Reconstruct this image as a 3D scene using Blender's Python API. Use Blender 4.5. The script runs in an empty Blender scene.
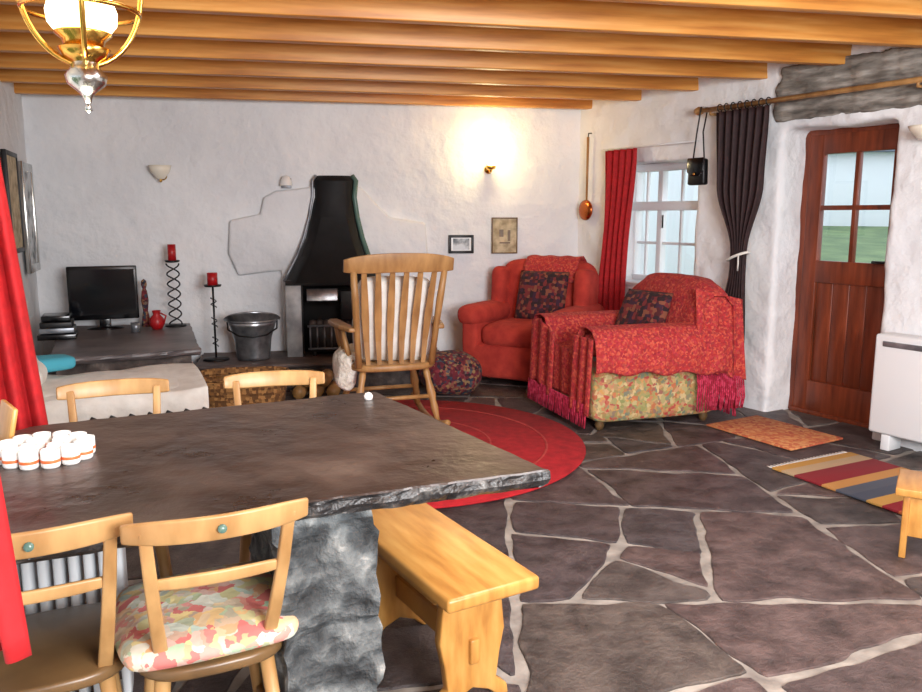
import bpy, bmesh, math, random
from mathutils import Vector, Matrix, noise
random.seed(7)
R=math.radians
scene=bpy.context.scene
scene.view_settings.view_transform='Standard'
scene.view_settings.exposure=0.32
# ---------------------------------------------------------------- materials
def lin(c):
    return tuple(((x/255)/12.92 if x/255<=0.04045 else ((x/255+0.055)/1.055)**2.4) for x in c)+(1,)
def base(name,rough=0.6,metal=0.0):
    m=bpy.data.materials.new(name); m.use_nodes=True
    nt=m.node_tree; b=nt.nodes['Principled BSDF']
    b.inputs['Roughness'].default_value=rough; b.inputs['Metallic'].default_value=metal
    return m,nt,b
def coords(nt,scale=(1,1,1),kind='Object',rot=(0,0,0)):
    tc=nt.nodes.new('ShaderNodeTexCoord'); mp=nt.nodes.new('ShaderNodeMapping')
    mp.inputs['Scale'].default_value=scale; mp.inputs['Rotation'].default_value=rot
    nt.links.new(tc.outputs[kind],mp.inputs['Vector']); return mp.outputs['Vector']
def ramp(nt,stops,interp='LINEAR'):
    r=nt.nodes.new('ShaderNodeValToRGB'); r.color_ramp.interpolation=interp
    e=r.color_ramp.elements
    e[0].position=stops[0][0]; e[0].color=lin(stops[0][1])
    e[1].position=stops[-1][0]; e[1].color=lin(stops[-1][1])
    for p,c in stops[1:-1]:
        n=e.new(p); n.color=lin(c)
    return r
def bump(nt,b,src,strength=0.3,dist=0.01):
    bp=nt.nodes.new('ShaderNodeBump'); bp.inputs['Strength'].default_value=strength
    bp.inputs['Distance'].default_value=dist
    nt.links.new(src,bp.inputs['Height']); nt.links.new(bp.outputs['Normal'],b.inputs['Normal'])
def noisy(name,stops,scale=5,rough=0.6,metal=0,stretch=(1,1,1),bmp=0.2,bd=0.01,detail=6,bscale=None):
    m,nt,b=base(name,rough,metal)
    v=coords(nt,stretch)
    n=nt.nodes.new('ShaderNodeTexNoise'); n.inputs['Scale'].default_value=scale; n.inputs['Detail'].default_value=detail
    nt.links.new(v,n.inputs['Vector'])
    r=ramp(nt,stops); nt.links.new(n.outputs['Fac'],r.inputs['Fac']); nt.links.new(r.outputs['Color'],b.inputs['Base Color'])
    if bmp>0:
        if bscale:
            n2=nt.nodes.new('ShaderNodeTexNoise'); n2.inputs['Scale'].default_value=bscale; n2.inputs['Detail'].default_value=6
            nt.links.new(v,n2.inputs['Vector']); bump(nt,b,n2.outputs['Fac'],bmp,bd)
        else: bump(nt,b,n.outputs['Fac'],bmp,bd)
    return m
def plain(name,c,rough=0.5,metal=0,emit=None,es=0):
    m,nt,b=base(name,rough,metal); b.inputs['Base Color'].default_value=lin(c)
    if emit: b.inputs['Emission Color'].default_value=lin(emit); b.inputs['Emission Strength'].default_value=es
    return m
def patch(name,cols,scale=20,rough=0.9,bmp=0.3,stretch=(1,1,1),rnd=1.0,kind='Object',rot=(0,0,0),interp='CONSTANT',warp=1.2):
    m,nt,b=base(name,rough)
    v=coords(nt,stretch,kind,rot)
    n=nt.nodes.new('ShaderNodeTexNoise'); n.inputs['Scale'].default_value=scale*0.6; n.inputs['Detail'].default_value=3
    nt.links.new(v,n.inputs['Vector'])
    mx=nt.nodes.new('ShaderNodeVectorMath'); mx.operation='MULTIPLY_ADD'
    nt.links.new(n.outputs['Color'],mx.inputs[0]); mx.inputs[1].default_value=(warp/scale,)*3
    nt.links.new(v,mx.inputs[2])
    vo=nt.nodes.new('ShaderNodeTexVoronoi'); vo.inputs['Scale'].default_value=scale; vo.inputs['Randomness'].default_value=rnd
    nt.links.new(mx.outputs[0],vo.inputs['Vector'])
    sx=nt.nodes.new('ShaderNodeSeparateColor'); nt.links.new(vo.outputs['Color'],sx.inputs[0])
    k=len(cols); r=ramp(nt,[(i/k,c) for i,c in enumerate(cols)],interp)
    nt.links.new(sx.outputs[0],r.inputs['Fac']); nt.links.new(r.outputs['Color'],b.inputs['Base Color'])
    bump(nt,b,vo.outputs['Distance'],bmp,0.006)
    return m
M={}
M['wall']=noisy('wall_limewash',[(0.3,(222,224,227)),(0.7,(240,241,242))],1.5,0.85,bmp=0.75,bd=0.035,bscale=8)
M['pine']=noisy('pine_beam',[(0.25,(168,100,36)),(0.5,(210,142,64)),(0.75,(230,174,98))],3,0.45,stretch=(0.6,9,9),bmp=0.08)
M['board']=noisy('pine_boards',[(0.25,(196,132,66)),(0.7,(230,176,108))],3,0.5,stretch=(0.6,8,8),bmp=0.05)
M['chairwood']=noisy('chair_wood',[(0.3,(152,112,66)),(0.7,(192,152,100))],6,0.4,stretch=(3,3,0.7),bmp=0.05)
M['seatwood']=noisy('seat_wood',[(0.3,(88,66,42)),(0.7,(122,94,60))],6,0.35,bmp=0.05)
M['benchwood']=noisy('bench_pine',[(0.25,(156,102,46)),(0.5,(192,138,70)),(0.8,(214,166,96))],5,0.33,stretch=(5,0.8,1.2),bmp=0.05)
M['oldwood']=noisy('rocker_wood',[(0.3,(134,94,52)),(0.7,(178,134,82))],6,0.45,stretch=(3,3,0.7),bmp=0.05)
M['doorwood']=noisy('door_wood',[(0.3,(88,36,18)),(0.7,(132,60,32))],5,0.4,stretch=(6,6,0.7),bmp=0.08)
m,nt,b=base('slate_table',0.3); M['slate']=m
v=coords(nt); n=nt.nodes.new('ShaderNodeTexNoise'); n.inputs['Scale'].default_value=3.2; n.inputs['Detail'].default_value=9; n.inputs['Roughness'].default_value=.68
nt.links.new(v,n.inputs['Vector'])
r=ramp(nt,[(0.28,(28,21,18)),(0.46,(50,38,33)),(0.6,(70,56,49)),(0.74,(98,82,72))]); nt.links.new(n.outputs['Fac'],r.inputs['Fac']); nt.links.new(r.outputs['Color'],b.inputs['Base Color'])
mr=nt.nodes.new('ShaderNodeMapRange'); mr.inputs[1].default_value=.3; mr.inputs[2].default_value=.7; mr.inputs[3].default_value=.22; mr.inputs[4].default_value=.5; nt.links.new(n.outputs['Fac'],mr.inputs[0]); nt.links.new(mr.outputs[0],b.inputs['Roughness'])
n2=nt.nodes.new('ShaderNodeTexNoise'); n2.inputs['Scale'].default_value=13; n2.inputs['Detail'].default_value=9; nt.links.new(v,n2.inputs['Vector']); bump(nt,b,n2.outputs['Fac'],.6,.012)
M['slateedge']=noisy('slate_broken_edge',[(0.3,(16,16,18)),(0.55,(44,42,42)),(0.78,(126,124,120))],22,0.35,bmp=.9,bd=.02,detail=9)
M['slate2']=noisy('slate_shelf',[(0.3,(66,60,62)),(0.7,(120,110,108))],4,0.4,bmp=0.4,bd=0.02)
M['rock']=noisy('pier_rock',[(0.3,(30,32,34)),(0.48,(74,78,80)),(0.6,(114,118,118)),(0.74,(180,180,176))],16,0.75,bmp=1.0,bd=0.05,detail=14)
M['rock2']=noisy('dark_stone',[(0.3,(40,34,34)),(0.55,(88,78,74)),(0.75,(140,128,120))],9,0.85,bmp=0.9,bd=0.03,detail=9)
M['lintel']=noisy('lintel_stone',[(0.3,(74,70,66)),(0.5,(128,122,114)),(0.72,(180,174,166))],5,0.85,stretch=(1,1,5),bmp=0.9,bd=0.03,detail=9)
M['mortar']=noisy('mortar',[(0.3,(112,104,98)),(0.7,(168,160,150))],9,0.9,bmp=0.8,bd=.02)
M['hearth']=noisy('hearth_stone',[(0.3,(62,52,52)),(0.7,(116,100,94))],6,0.6,bmp=0.5)
M['black']=plain('black_iron',(16,16,18),0.45,0.2)
M['hoodblack']=noisy('sooty_hood',[(0.3,(5,5,6)),(0.7,(20,20,22))],5,0.6,bmp=.4,bd=.02); M['hoodblack'].node_tree.nodes['Principled BSDF'].inputs['Specular IOR Level'].default_value=.3
M['cheek']=noisy('worn_tile',[(0.3,(120,122,124)),(0.7,(180,180,180))],9,0.4,bmp=.2)
M['gloss']=plain('black_plastic',(8,9,12),0.2)
M['screen']=plain('tv_glass',(6,8,14),0.12)
M['steel']=noisy('grey_steel',[(0.3,(100,104,110)),(0.7,(160,164,170))],8,0.35,0.6,bmp=0.05)
M['tin']=noisy('galvanised_tin',[(0.3,(120,124,128)),(0.7,(190,192,196))],14,0.3,0.85,bmp=0.15)
M['brass']=plain('brass',(220,172,84),0.22,1)
M['copper']=plain('copper',(190,104,54),0.25,1)
M['silver']=plain('pewter',(190,190,186),0.22,1)
M['green']=plain('tile_green',(84,112,102),0.25)
M['white']=plain('white_paint',(228,230,232),0.4)
M['ceramic']=plain('white_ceramic',(236,234,230),0.25)
M['orange']=plain('orange_band',(220,110,60),0.5)
M['redwax']=plain('red_wax',(170,22,28),0.4)
M['redcurt']=noisy('red_curtain',[(0.3,(154,10,18)),(0.7,(186,20,28))],30,0.8,bmp=0.2)
M['darkcurt']=noisy('dark_curtain',[(0.3,(34,17,18)),(0.7,(56,30,31))],30,0.7,bmp=0.2)
M['redchair']=noisy('red_chenille',[(0.3,(156,40,32)),(0.7,(192,62,48))],10,0.9,bmp=0.3,bscale=90)
M['throwred']=patch('woven_throw',[(152,32,40),(176,44,42),(192,72,54),(142,28,42),(182,54,62),(168,40,40),(140,46,48),(198,86,66)],80,interp='LINEAR',warp=2.0)
M['pink']=patch('fringe_pink',[(180,34,68),(198,58,88),(154,22,50)],60)
M['floral']=patch('floral_cover',[(190,170,116),(186,96,66),(132,142,88),(200,146,86),(110,128,108),(176,66,60),(202,180,132),(156,148,96)],46,interp='LINEAR',warp=2.4)
M['cushdark']=patch('kilim_cushion',[(76,26,30),(44,26,32),(116,42,42),(130,76,56),(60,30,50)],40,rnd=0.4)
M['cushlight']=patch('floral_cushion',[(216,194,154),(216,144,134),(164,186,156),(228,208,146),(220,164,118),(178,198,186),(218,212,194),(206,118,112)],36,interp='LINEAR',warp=2.8)
M['throwwhite']=noisy('cream_throw',[(0.3,(216,212,204)),(0.7,(236,234,228))],12,0.95,bmp=0.4,bscale=40)
M['fleece']=noisy('sheepskin',[(0.3,(214,204,186)),(0.7,(240,236,226))],25,1,bmp=1,bd=0.03)
M['turq']=plain('turquoise_fabric',(70,160,180),0.9)
M['wicker']=patch('wicker',[(134,92,50),(170,122,70),(104,68,36)],50,rnd=0.3)
M['bagpat']=patch('patterned_bag',[(40,30,50),(130,46,56),(150,116,74),(50,66,84),(30,24,34),(104,30,40)],50,interp='LINEAR')
M['mat']=patch('door_mat',[(188,98,62),(200,126,76),(174,78,56),(206,144,92)],44,interp='LINEAR')
M['redrug']=noisy('red_rug',[(0.3,(146,12,22)),(0.7,(180,24,34))],20,0.95,bmp=0.4,bscale=120)
M['rugring']=noisy('rug_ring',[(0.3,(164,46,44)),(0.7,(190,70,64))],20,0.95,bmp=0.4,bscale=120)
M['paper']=noisy('print_paper',[(0.35,(150,134,104)),(0.6,(206,190,156))],14,0.8,bmp=0)
M['photo']=noisy('photo_print',[(0.4,(60,66,72)),(0.55,(200,206,210))],9,0.4,bmp=0)
M['grass']=noisy('grass',[(0.3,(78,104,70)),(0.7,(118,140,94))],1.5,0.95,bmp=0)
M['render']=plain('house_render',(240,243,248),0.9)
M['roof']=plain('slate_roof',(92,100,116),0.8)
M['bulb']=plain('lit_opal_glass',(255,244,220),0.4,0,(255,236,190),4)
M['bulb2']=plain('lit_candle_glass',(255,240,210),0.4,0,(255,226,140),14)
M['opal']=plain('opal_glass',(240,232,214),0.25)
m,nt,b=base('window_glass'); M['glass']=m
t=nt.nodes.new('ShaderNodeBsdfTransparent'); g=nt.nodes.new('ShaderNodeBsdfGlossy'); g.inputs['Roughness'].default_value=0.02
mx=nt.nodes.new('ShaderNodeMixShader'); mx.inputs[0].default_value=0.06
nt.links.new(t.outputs[0],mx.inputs[1]); nt.links.new(g.outputs[0],mx.inputs[2]); nt.links.new(mx.outputs[0],nt.nodes['Material Output'].inputs[0])
m,nt,b=base('flagstone',0.45); M['flag']=m
v=coords(nt); geo=nt.nodes.new('ShaderNodeNewGeometry')
n=nt.nodes.new('ShaderNodeTexNoise'); n.inputs['Scale'].default_value=7; n.inputs['Detail'].default_value=12; n.inputs['Roughness'].default_value=.7; nt.links.new(v,n.inputs['Vector'])
r1=ramp(nt,[(0.0,(80,73,76)),(0.25,(104,91,91)),(0.45,(118,98,94)),(0.65,(90,85,88)),(0.85,(108,98,91)),(1.0,(84,78,80))]); nt.links.new(geo.outputs['Random Per Island'],r1.inputs['Fac'])
r2=ramp(nt,[(0.3,(104,100,100)),(0.45,(180,175,175)),(0.6,(240,236,234)),(0.72,(255,252,250))]); nt.links.new(n.outputs['Fac'],r2.inputs['Fac'])
mc=nt.nodes.new('ShaderNodeMix'); mc.data_type='RGBA'; mc.blend_type='MULTIPLY'; mc.inputs[0].default_value=1
nt.links.new(r1.outputs['Color'],mc.inputs[6]); nt.links.new(r2.outputs['Color'],mc.inputs[7]); nt.links.new(mc.outputs[2],b.inputs['Base Color'])
bump(nt,b,n.outputs['Fac'],0.9,0.035)
def stripes(name,cols,axis=0,length=1.0):
    m,nt,b=base(name,0.95); v=coords(nt)
    s=nt.nodes.new('ShaderNodeSeparateXYZ'); nt.links.new(v,s.inputs[0])
    mr=nt.nodes.new('ShaderNodeMapRange'); mr.inputs[1].default_value=-length/2; mr.inputs[2].default_value=length/2
    nt.links.new(s.outputs[axis],mr.inputs[0])
    r=ramp(nt,[(i/len(cols),c) for i,c in enumerate(cols)],'CONSTANT'); nt.links.new(mr.outputs[0],r.inputs['Fac'])
    nt.links.new(r.outputs['Color'],b.inputs['Base Color'])
    n=nt.nodes.new('ShaderNodeTexNoise'); n.inputs['Scale'].default_value=150; nt.links.new(v,n.inputs['Vector']); bump(nt,b,n.outputs['Fac'],0.5,0.005)
    return m
M['stripe']=stripes('striped_rug_weave',[(198,150,74),(190,164,128),(134,36,44),(138,32,42),(196,142,80),(84,90,104),(76,84,100),(196,152,80),(142,34,44),(188,98,54),(196,158,100),(88,96,114)],0,0.96)

# ---------------------------------------------------------------- mesh helpers
def E(name,loc=(0,0,0),rz=0.0,parent=None):
    e=bpy.data.objects.new(name,None); e.empty_display_size=0.1
    scene.collection.objects.link(e); e.location=loc; e.rotation_euler=(0,0,rz)
    if parent: e.parent=parent
    return e
def mk(name,verts,faces,mat,parent=None,smooth=False,loc=(0,0,0),rot=(0,0,0)):
    me=bpy.data.meshes.new(name); me.from_pydata([tuple(v) for v in verts],[],faces); me.update()
    bm=bmesh.new(); bm.from_mesh(me); bmesh.ops.recalc_face_normals(bm,faces=bm.faces); bm.to_mesh(me); bm.free()
    if smooth:
        for p in me.polygons: p.use_smooth=True
    o=bpy.data.objects.new(name,me); scene.collection.objects.link(o)
    if mat: me.materials.append(M[mat])
    o.location=loc; o.rotation_euler=rot
    if parent: o.parent=parent
    return o
def bev(o,w,seg=2):
    if w>0:
        b=o.modifiers.new('bevel','BEVEL'); b.width=w; b.segments=seg; b.limit_method='ANGLE'
        for p in o.data.polygons: p.use_smooth=True
    return o
def box(p,name,c,s,mat,rot=(0,0,0),bv=0.004,seg=2):
    x,y,z=s[0]/2,s[1]/2,s[2]/2
    vs=[(-x,-y,-z),(x,-y,-z),(x,y,-z),(-x,y,-z),(-x,-y,z),(x,-y,z),(x,y,z),(-x,y,z)]
    fs=[(0,3,2,1),(4,5,6,7),(0,1,5,4),(1,2,6,5),(2,3,7,6),(3,0,4,7)]
    return bev(mk(name,vs,fs,mat,p,False,c,rot),bv,seg)
def soft(p,name,c,s,mat,rot=(0,0,0),bv=0.07,puff=0.0,nz=0.01,ns=0.25):
    bm=bmesh.new(); bmesh.ops.create_cube(bm,size=1)
    bmesh.ops.subdivide_edges(bm,edges=bm.edges,cuts=9,use_grid_fill=True)
    hx,hy,hz=s[0]/2,s[1]/2,s[2]/2; r=min(bv,hx*.98,hy*.98,hz*.98)
    for v in bm.verts:
        q=Vector((v.co.x*s[0],v.co.y*s[1],v.co.z*s[2]))
        i=Vector((max(-hx+r,min(hx-r,q.x)),max(-hy+r,min(hy-r,q.y)),max(-hz+r,min(hz-r,q.z))))
        d=q-i
        if d.length>1e-6: q=i+d.normalized()*r
        if puff:
            fx=max(1-(q.x/hx)**2,0); fy=max(1-(q.y/hy)**2,0); fz=max(1-(q.z/hz)**2,0)
            q=Vector((q.x+math.copysign(puff*fy*fz,q.x)*abs(q.x/hx)**3,q.y+math.copysign(puff*fx*fz,q.y)*abs(q.y/hy)**3,q.z+math.copysign(puff*fx*fy,q.z)*abs(q.z/hz)**3))
        v.co=q+noise.noise_vector((q+Vector(c)*3)/ns)*nz
    me=bpy.data.meshes.new(name); bm.to_mesh(me); bm.free()
    for f in me.polygons: f.use_smooth=True
    o=bpy.data.objects.new(name,me); scene.collection.objects.link(o); me.materials.append(M[mat])
    o.location=c; o.rotation_euler=rot; o.parent=p
    sd=o.modifiers.new('s','SUBSURF'); sd.levels=1; sd.render_levels=1
    return o
def tube(p,name,pts,rad,mat,seg=12,closed=False):
    pts=[Vector(q) for q in pts]; n=len(pts)
    rs=rad if isinstance(rad,(list,tuple)) else [rad]*n
    vs=[];fs=[]
    t0=(pts[1]-pts[0]).normalized(); up=Vector((0,0,1)) if abs(t0.z)<0.9 else Vector((1,0,0))
    nn=t0.cross(up).normalized()
    for i in range(n):
        if closed: t=(pts[(i+1)%n]-pts[i-1]).normalized()
        else: t=(pts[min(i+1,n-1)]-pts[max(i-1,0)]).normalized()
        nn=(nn-t*nn.dot(t)).normalized(); bb=t.cross(nn)
        for k in range(seg):
            a=2*math.pi*k/seg; vs.append(pts[i]+(nn*math.cos(a)+bb*math.sin(a))*rs[i])
    m=n if closed else n-1
    for i in range(m):
        for k in range(seg):
            a=i*seg+k; b_=i*seg+(k+1)%seg; c=((i+1)%n)*seg+(k+1)%seg; d=((i+1)%n)*seg+k
            fs.append((a,b_,c,d))
    if not closed:
        fs.append(tuple(range(seg))); fs.append(tuple(range((n-1)*seg,n*seg)))
    return mk(name,vs,fs,mat,p,True)
def lathe(p,name,prof,mat,loc=(0,0,0),seg=32,rot=(0,0,0),sy=1.0):
    vs=[];fs=[];n=len(prof)
    for r,z in prof:
        for k in range(seg):
            a=2*math.pi*k/seg; vs.append((max(r,0.0005)*math.cos(a),max(r,0.0005)*math.sin(a)*sy,z))
    for i in range(n-1):
        for k in range(seg):
            fs.append((i*seg+k,i*seg+(k+1)%seg,(i+1)*seg+(k+1)%seg,(i+1)*seg+k))
    return mk(name,vs,fs,mat,p,True,loc,rot)
def prism(p,name,poly,y0,y1,mat,loc=(0,0,0),rot=(0,0,0),bv=0.004,plane='xz'):
    n=len(poly)
    if plane=='xz': vs=[(a,y0,b) for a,b in poly]+[(a,y1,b) for a,b in poly]
    elif plane=='xy': vs=[(a,b,y0) for a,b in poly]+[(a,b,y1) for a,b in poly]
    else: vs=[(y0,a,b) for a,b in poly]+[(y1,a,b) for a,b in poly]
    fs=[tuple(range(n)),tuple(range(n,2*n))]+[(i,(i+1)%n,n+(i+1)%n,n+i) for i in range(n)]
    return bev(mk(name,vs,fs,mat,p,False,loc,rot),bv)
def surf(p,name,f,nu,nv,mat,thick=0.006,loc=(0,0,0),rot=(0,0,0)):
    vs=[f(i/nu,j/nv) for j in range(nv+1) for i in range(nu+1)]
    fs=[(j*(nu+1)+i,j*(nu+1)+i+1,(j+1)*(nu+1)+i+1,(j+1)*(nu+1)+i) for j in range(nv) for i in range(nu)]
    o=mk(name,vs,fs,mat,p,True,loc,rot)
    if thick:
        s=o.modifiers.new('sol','SOLIDIFY'); s.thickness=thick
    return o

# ---------------------------------------------------------------- room geometry
LW=[Vector((-3.29,6.21)),Vector((-2.55,4.2)),Vector((-1.42,2.3)),Vector((-.66,.75)),Vector((-.2,-1.2))]
P0=Vector((1.0,6.91)); D=Vector((.515,-.857)).normalized(); N=Vector((.857,.515)).normalized()
RWROT=math.atan2(D.y,D.x)
def rw(s,off=0): return P0+D*s+N*off
RLEN=9.4
def add_boxes(name,items,mat='wall',vox=0.025,disp=0.045,tsize=0.35):
    vs=[];fs=[]
    for o,d,s0,s1,t0,t1,z0,z1 in items:
        d=Vector(d).normalized(); nrm=Vector((-d.y,d.x)); o=Vector(o)
        k=len(vs)
        for z in (z0,z1):
            for s,t in ((s0,t0),(s1,t0),(s1,t1),(s0,t1)):
                q=o+d*s+nrm*t; vs.append((q.x,q.y,z))
        fs+=[tuple(k+i for i in f) for f in ((0,3,2,1),(4,5,6,7),(0,1,5,4),(1,2,6,5),(2,3,7,6),(3,0,4,7))]
    o=mk(name,vs,fs,mat)
    rm=o.modifiers.new('rm','REMESH'); rm.mode='VOXEL'; rm.voxel_size=vox; rm.use_smooth_shade=True
    tx=bpy.data.textures.new(name+'_t','CLOUDS'); tx.noise_scale=tsize; tx.noise_depth=3
    dm=o.modifiers.new('d','DISPLACE'); dm.texture=tx; dm.strength=disp; dm.mid_level=0.5; dm.texture_coords='GLOBAL'
    return o
ZT=2.34
bd=(P0-LW[0]).normalized(); BL=(P0-LW[0]).length
add_boxes('wall_back',[(LW[0],bd,-.35,BL+.35,0,.35,-.05,ZT)],disp=.035)
T=.34
add_boxes('wall_right',[(P0,D,-.1,.45,0,T,-.05,ZT),(P0,D,.4,1.36,0,T,-.05,.76),(P0,D,.4,1.36,0,T,1.70,ZT),
  (P0,D,1.30,2.00,0,T,-.05,ZT),(P0,D,1.9,2.85,0,T,1.83,ZT),(P0,D,2.735,RLEN,0,T,-.05,ZT)])
its=[]
for i in (0,1,3):
    a=LW[i+1]; b_=LW[i]; L=(b_-a).length
    its.append((a,b_-a,-.03,L+.03,0,.32,-.05,ZT))
a=LW[3]; b_=LW[2]; L=(b_-a).length
its+=[(a,b_-a,-.03,.35,0,.32,-.05,ZT),(a,b_-a,1.4,L+.03,0,.32,-.05,ZT),(a,b_-a,.3,1.45,0,.32,-.05,.85),(a,b_-a,.3,1.45,0,.32,1.75,ZT)]
add_boxes('wall_left',its,disp=.02)
F1=rw(RLEN)
add_boxes('wall_front',[(F1,(LW[4]-F1),-.3,(LW[4]-F1).length+.3,0,.3,-.05,ZT)],vox=.04)
foot=[LW[4]+Vector((-.3,-.3)),F1+Vector((.35,-.3)),P0+Vector((.3,.35)),LW[0]+Vector((-.3,.3)),LW[1]+Vector((-.3,0)),LW[2]+Vector((-.3,0)),LW[3]+Vector((-.3,0))]
def inside(pt,poly):
    c=False
    for i in range(len(poly)):
        a=poly[i];b_=poly[i-1]
        if (a.y>pt[1])!=(b_.y>pt[1]) and pt[0]<(b_.x-a.x)*(pt[1]-a.y)/(b_.y-a.y)+a.x: c=not c
    return c
def clip(poly,S,nrm,lim):
    out=[]
    for k in range(len(poly)):
        a=poly[k]; b_=poly[(k+1)%len(poly)]; da=(a-S).dot(nrm)-lim; db=(b_-S).dot(nrm)-lim
        if da<=0: out.append(a)
        if da*db<0: out.append(a.lerp(b_,da/(da-db)))
    return out
def area(p): return abs(sum(p[i-1].x*p[i].y-p[i].x*p[i-1].y for i in range(len(p))))/2
def quality(p):
    if len(p)<3: return -9
    worst=180
    for k in range(len(p)):
        a=p[k-1]-p[k]; b_=p[(k+1)%len(p)]-p[k]
        if a.length<1e-5 or b_.length<1e-5: continue
        worst=min(worst,math.degrees(a.angle(b_)))
    return worst-(22 if len(p)==3 else 0)
random.seed(33)
stones=[]
def split(poly,thr):
    A=area(poly)
    if A<thr or len(poly)<3:
        if A>.006: stones.append(poly)
        return
    ax=None;bl=0
    for k in range(24):
        t=math.pi*k/24; d=Vector((math.cos(t),math.sin(t))); pr=[q.dot(d) for q in poly]; e=max(pr)-min(pr)
        if e>bl: bl=e; ax=d
    c_=sum(poly,Vector((0,0)))/len(poly); best=None
    for _ in range(12):
        ang=random.uniform(-.5,.5); nrm=Vector((ax.x*math.cos(ang)-ax.y*math.sin(ang),ax.x*math.sin(ang)+ax.y*math.cos(ang)))
        cen=c_+ax*random.uniform(-.16,.16)*bl
        p1=clip(poly,cen,nrm,0); p2=clip(poly,cen,-nrm,0); q=min(quality(p1),quality(p2),76)+random.uniform(0,6)
        if best is None or q>best[0]: best=(q,p1,p2)
    for p in best[1:]: split(p,random.choice((.14,.26,.34,.42,.5)))
c0,s0_=math.cos(R(24)),math.sin(R(24))
split([Vector((1+x*c0-y*s0_,3+x*s0_+y*c0)) for x,y in ((-6,-5.5),(6,-5.5),(6,6),(-6,6))],.3)
verts=[];faces=[];mi=[]
n=len(foot); verts+=[(q.x,q.y,-.006) for q in foot]+[(q.x,q.y,-.06) for q in foot]
faces+=[tuple(range(n)),tuple(range(2*n-1,n-1,-1))]+[(i,n+i,n+(i+1)%n,(i+1)%n) for i in range(n)]; mi+=[0]*(n+2)
for i,poly in enumerate(stones):
    cen=sum(poly,Vector((0,0)))/len(poly)
    if not inside(cen,foot): continue
    p2=list(poly)
    for k in range(len(poly)):
        a=poly[k]; b_=poly[(k+1)%len(poly)]
        if (b_-a).length<1e-4: continue
        t=(b_-a).normalized(); nr=Vector((t.y,-t.x))
        if (cen-a).dot(nr)>0: nr=-nr
        p2=clip(p2,a,nr,-random.uniform(.007,.024))
        if len(p2)<3: break
    if len(p2)<3 or area(p2)<.004: continue
    rs=[]
    for k in range(len(p2)):
        a=p2[k]; b_=p2[(k+1)%len(p2)]; L=(b_-a).length; m_=max(1,int(L/.035))
        for q in range(m_):
            pt=a.lerp(b_,q/m_)
            if rs and (pt-rs[-1]).length<.012: continue
            rs.append(pt)
    rs2=[]
    for pt in rs:
        nv=noise.noise_vector(Vector((pt.x*6,pt.y*6,i*3.1))); nv2=noise.noise_vector(Vector((pt.x*30,pt.y*30,i*3.1)))
        rs2.append(pt+Vector((nv.x,nv.y))*.028+Vector((nv2.x,nv2.y))*.012)
    m_=len(rs2); rs2=[(rs2[k-1]+rs2[k]*3+rs2[(k+1)%m_])/5 for k in range(m_)]
    cen=sum(rs2,Vector((0,0)))/m_
    k0=len(verts); tz=random.uniform(-.001,.002)
    verts+=[(q.x,q.y,-.012) for q in rs2]
    verts+=[(q.x,q.y,-.003+tz) for q in rs2]
    verts+=[tuple(q+(cen-q).normalized()*.005)+(tz,) for q in rs2]
    for k in range(m_):
        k1=(k+1)%m_
        faces.append((k0+k,k0+k1,k0+m_+k1,k0+m_+k)); faces.append((k0+m_+k,k0+m_+k1,k0+2*m_+k1,k0+2*m_+k)); mi+=[1,1]
    faces.append(tuple(k0+2*m_+k for k in range(m_))); mi.append(1)
fl=mk('floor',verts,faces,'mortar'); fl.data.materials.append(M['flag'])
for p_,k in zip(fl.data.polygons,mi): p_.material_index=k
cv=[(q.x,q.y,2.33) for q in foot]+[(q.x,q.y,2.40) for q in foot]
n=len(foot)
mk('ceiling',cv,[tuple(range(n)),tuple(range(n,2*n))]+[(i,(i+1)%n,n+(i+1)%n,n+i) for i in range(n)],'board')
bdv=Vector((math.cos(R(11.5)),math.sin(R(11.5))))
def isect(o,d,a,b_):
    e=b_-a; den=d.x*e.y-d.y*e.x
    if abs(den)<1e-6: return None
    w=a-o; t=(w.x*e.y-w.y*e.x)/den; u=(w.x*d.y-w.y*d.x)/den
    return t if -1e-3<=u<=1+1e-3 else None
y=6.42
while y>-1.0:
    o=Vector((-.9,y)); ts=[]
    for i in range(4): ts.append(isect(o,bdv,LW[i],LW[i+1]))
    ts.append(isect(o,bdv,P0,F1)); ts.append(isect(o,bdv,LW[4],F1)); ts.append(isect(o,bdv,LW[0],P0))
    neg=[t for t in ts if t is not None and t<0.4]; pos=[t for t in ts if t is not None and t>0.4]
    if neg and pos:
        t0=max(neg)-.08; t1=min(pos)+.08; c=o+bdv*((t0+t1)/2)
        box(None,'ceiling_beam',(c.x,c.y,2.245),(t1-t0,.065,.17),'pine',(0,0,R(11.5)),.005)
    y-=.55

# exterior
mk('lawn',[(-30,-10,-.3),(40,-10,-.3),(40,8,-.1),(-30,8,-.1),(40,30,1.25),(-30,30,1.25),(40,60,1.4),(-30,60,1.4)],[(0,1,2,3),(3,2,4,5),(5,4,6,7)],'grass')
h=E('cottage_outside',(14.0,27,.95),R(-8))
box(h,'masonry',(0,0,1.1),(6.6,4,2.4),'render')
prism(h,'roof',[(-2.3,2.25),(2.3,2.25),(0,4.1)],-3.5,3.5,'roof',rot=(0,0,R(90)))
box(h,'pane',(1.1,-2.0,1.2),(.5,.1,.8),'roof')
h=E('outbuilding',(3.6,13.5,.25),R(12))
box(h,'masonry',(0,0,1.2),(3.2,2,2.5),'render'); box(h,'roof',(0,0,2.5),(3.5,2.3,.12),'roof')

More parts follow.
